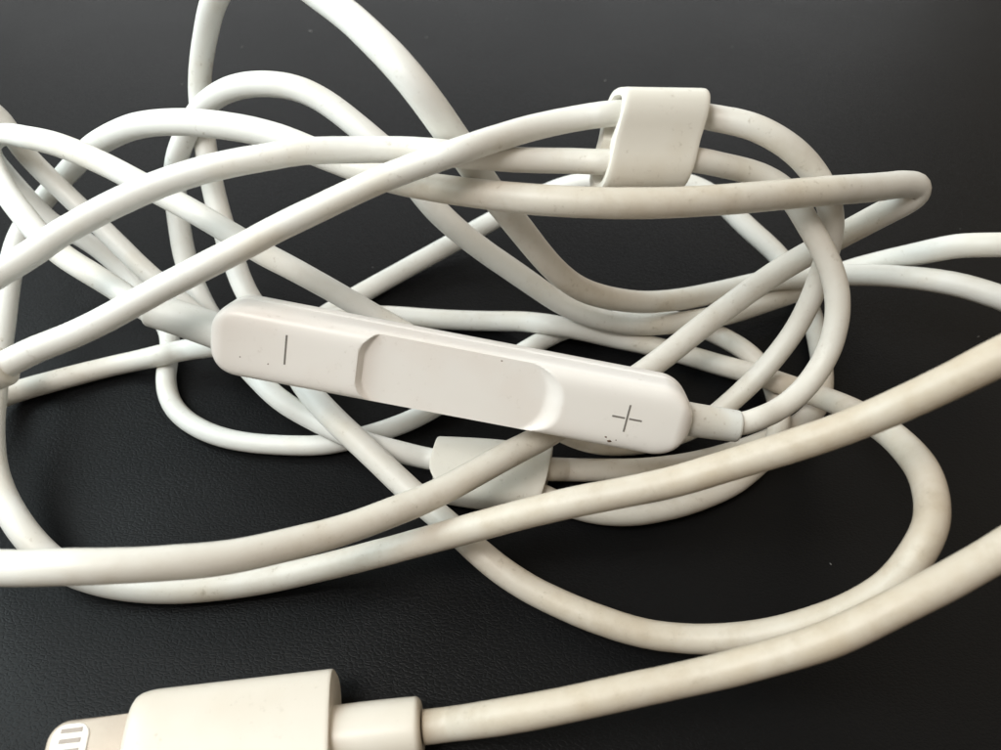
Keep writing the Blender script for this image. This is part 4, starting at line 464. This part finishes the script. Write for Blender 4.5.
def rounded_plate(x0, x1, hy, z0, z1, rc, rim=.12, both=True, n=8):
    """plate in local x/y with rounded corners (all four, or only at x0) and softened rims"""
    out = []
    corners = [(x0 + rc, -hy + rc, math.pi, 1.5 * math.pi), (x1 - rc, -hy + rc, 1.5 * math.pi, 2 * math.pi),
               (x1 - rc, hy - rc, 0, .5 * math.pi), (x0 + rc, hy - rc, .5 * math.pi, math.pi)]
    def loop(ins, z):
        pts = []
        for i, (cx, cy, a0, a1) in enumerate(corners):
            r = rc if (both or i in (0, 3)) else .02
            ccx = cx if (both or i in (0, 3)) else x1 - r
            ccy = cy if (both or i in (0, 3)) else math.copysign(hy - r, cy)
            for k in range(n + 1):
                a = a0 + (a1 - a0) * k / n
                rr = max(r - ins, .005)
                pts.append((ccx + rr * math.cos(a), ccy + rr * math.sin(a), z))
        return pts
    rows = [loop(rim, z0), loop(rim * .3, z0 + rim * .3), loop(0, z0 + rim), loop(0, z1 - rim), loop(rim * .3, z1 - rim * .3), loop(rim, z1)]
    N_ = len(rows[0]); verts = [p for r in rows for p in r]; faces = []
    for i in range(len(rows) - 1):
        for k in range(N_):
            k2 = (k + 1) % N_
            faces.append((i * N_ + k, i * N_ + k2, (i + 1) * N_ + k2, (i + 1) * N_ + k))
    faces.append(tuple(range(N_))[::-1]); faces.append(tuple((len(rows) - 1) * N_ + k for k in range(N_)))
    return verts, faces
v, f = rounded_plate(-4.75, .3, 2.58, -.75, .75, 1.15, both=False)
o = link('connector_tab', v, f, M_STEEL, plug, matrix=PLUG); sharp(o, 50)
o['label'] = 'dull beige metal connector tab'
v, f = rounded_plate(-4.45, -2.35, 2.34, .60, .82, .75, rim=.06)
o = link('contact_insert', v, f, M_PAD, plug, matrix=PLUG); sharp(o, 50)
bar_me = None
for k in range(8):
    y = -1.96 + .56 * k
    v, f = flat_bar(-3.38, 0, .83, 1.2, .24, 0.0, h=.02)
    if bar_me is None:
        o = link('contact', [(x, yy, z) for x, yy, z in v], f, M_CONTACT, plug, smooth=False)
        bar_me = o.data
    else:
        o = bpy.data.objects.new('contact', bar_me); col.objects.link(o); o.parent = plug
    mm = PLUG @ Matrix.Translation((0, y, 0))
    mm.translation = mm.translation * S
    o.matrix_local = mm
sleeve('strain_relief', [(-10.086, -28.825, 2.320, 1.780), (-8.269, -28.647, 2.386, 1.800), (-6.613, -28.494, 2.464, 1.800), (-4.957, -28.341, 2.541, 1.780)], plug, M_PLUG)

# ------------------------------------------------------------------ dust on the table
random.seed(11)
vs, fs = [], []
for i in range(42):
    x = random.uniform(-48, 48); y = random.uniform(-32, 62)
    r = random.choice((.05, .06, .07, .09, .13)) * random.uniform(.7, 1.2)
    ang = random.uniform(0, 6.28); st = random.uniform(1, 2.4)
    o = len(vs)
    for k in range(6):
        a = k * math.pi / 3
        px_, py_ = r * st * math.cos(a) * random.uniform(.6, 1.2), r * .7 * math.sin(a) * random.uniform(.6, 1.2)
        vs.append((x + px_ * math.cos(ang) - py_ * math.sin(ang), y + px_ * math.sin(ang) + py_ * math.cos(ang), .02))
    vs += [(x, y, .02 + r * .6), (x, y, .005)]
    for k in range(6):
        k2 = (k + 1) % 6
        fs += [(o + k, o + k2, o + 6), (o + k2, o + k, o + 7)]
d = link('dust', vs, fs, M_DUST)
d['kind'] = 'stuff'
d['label'] = 'scattered pale dust specks on the black tabletop'
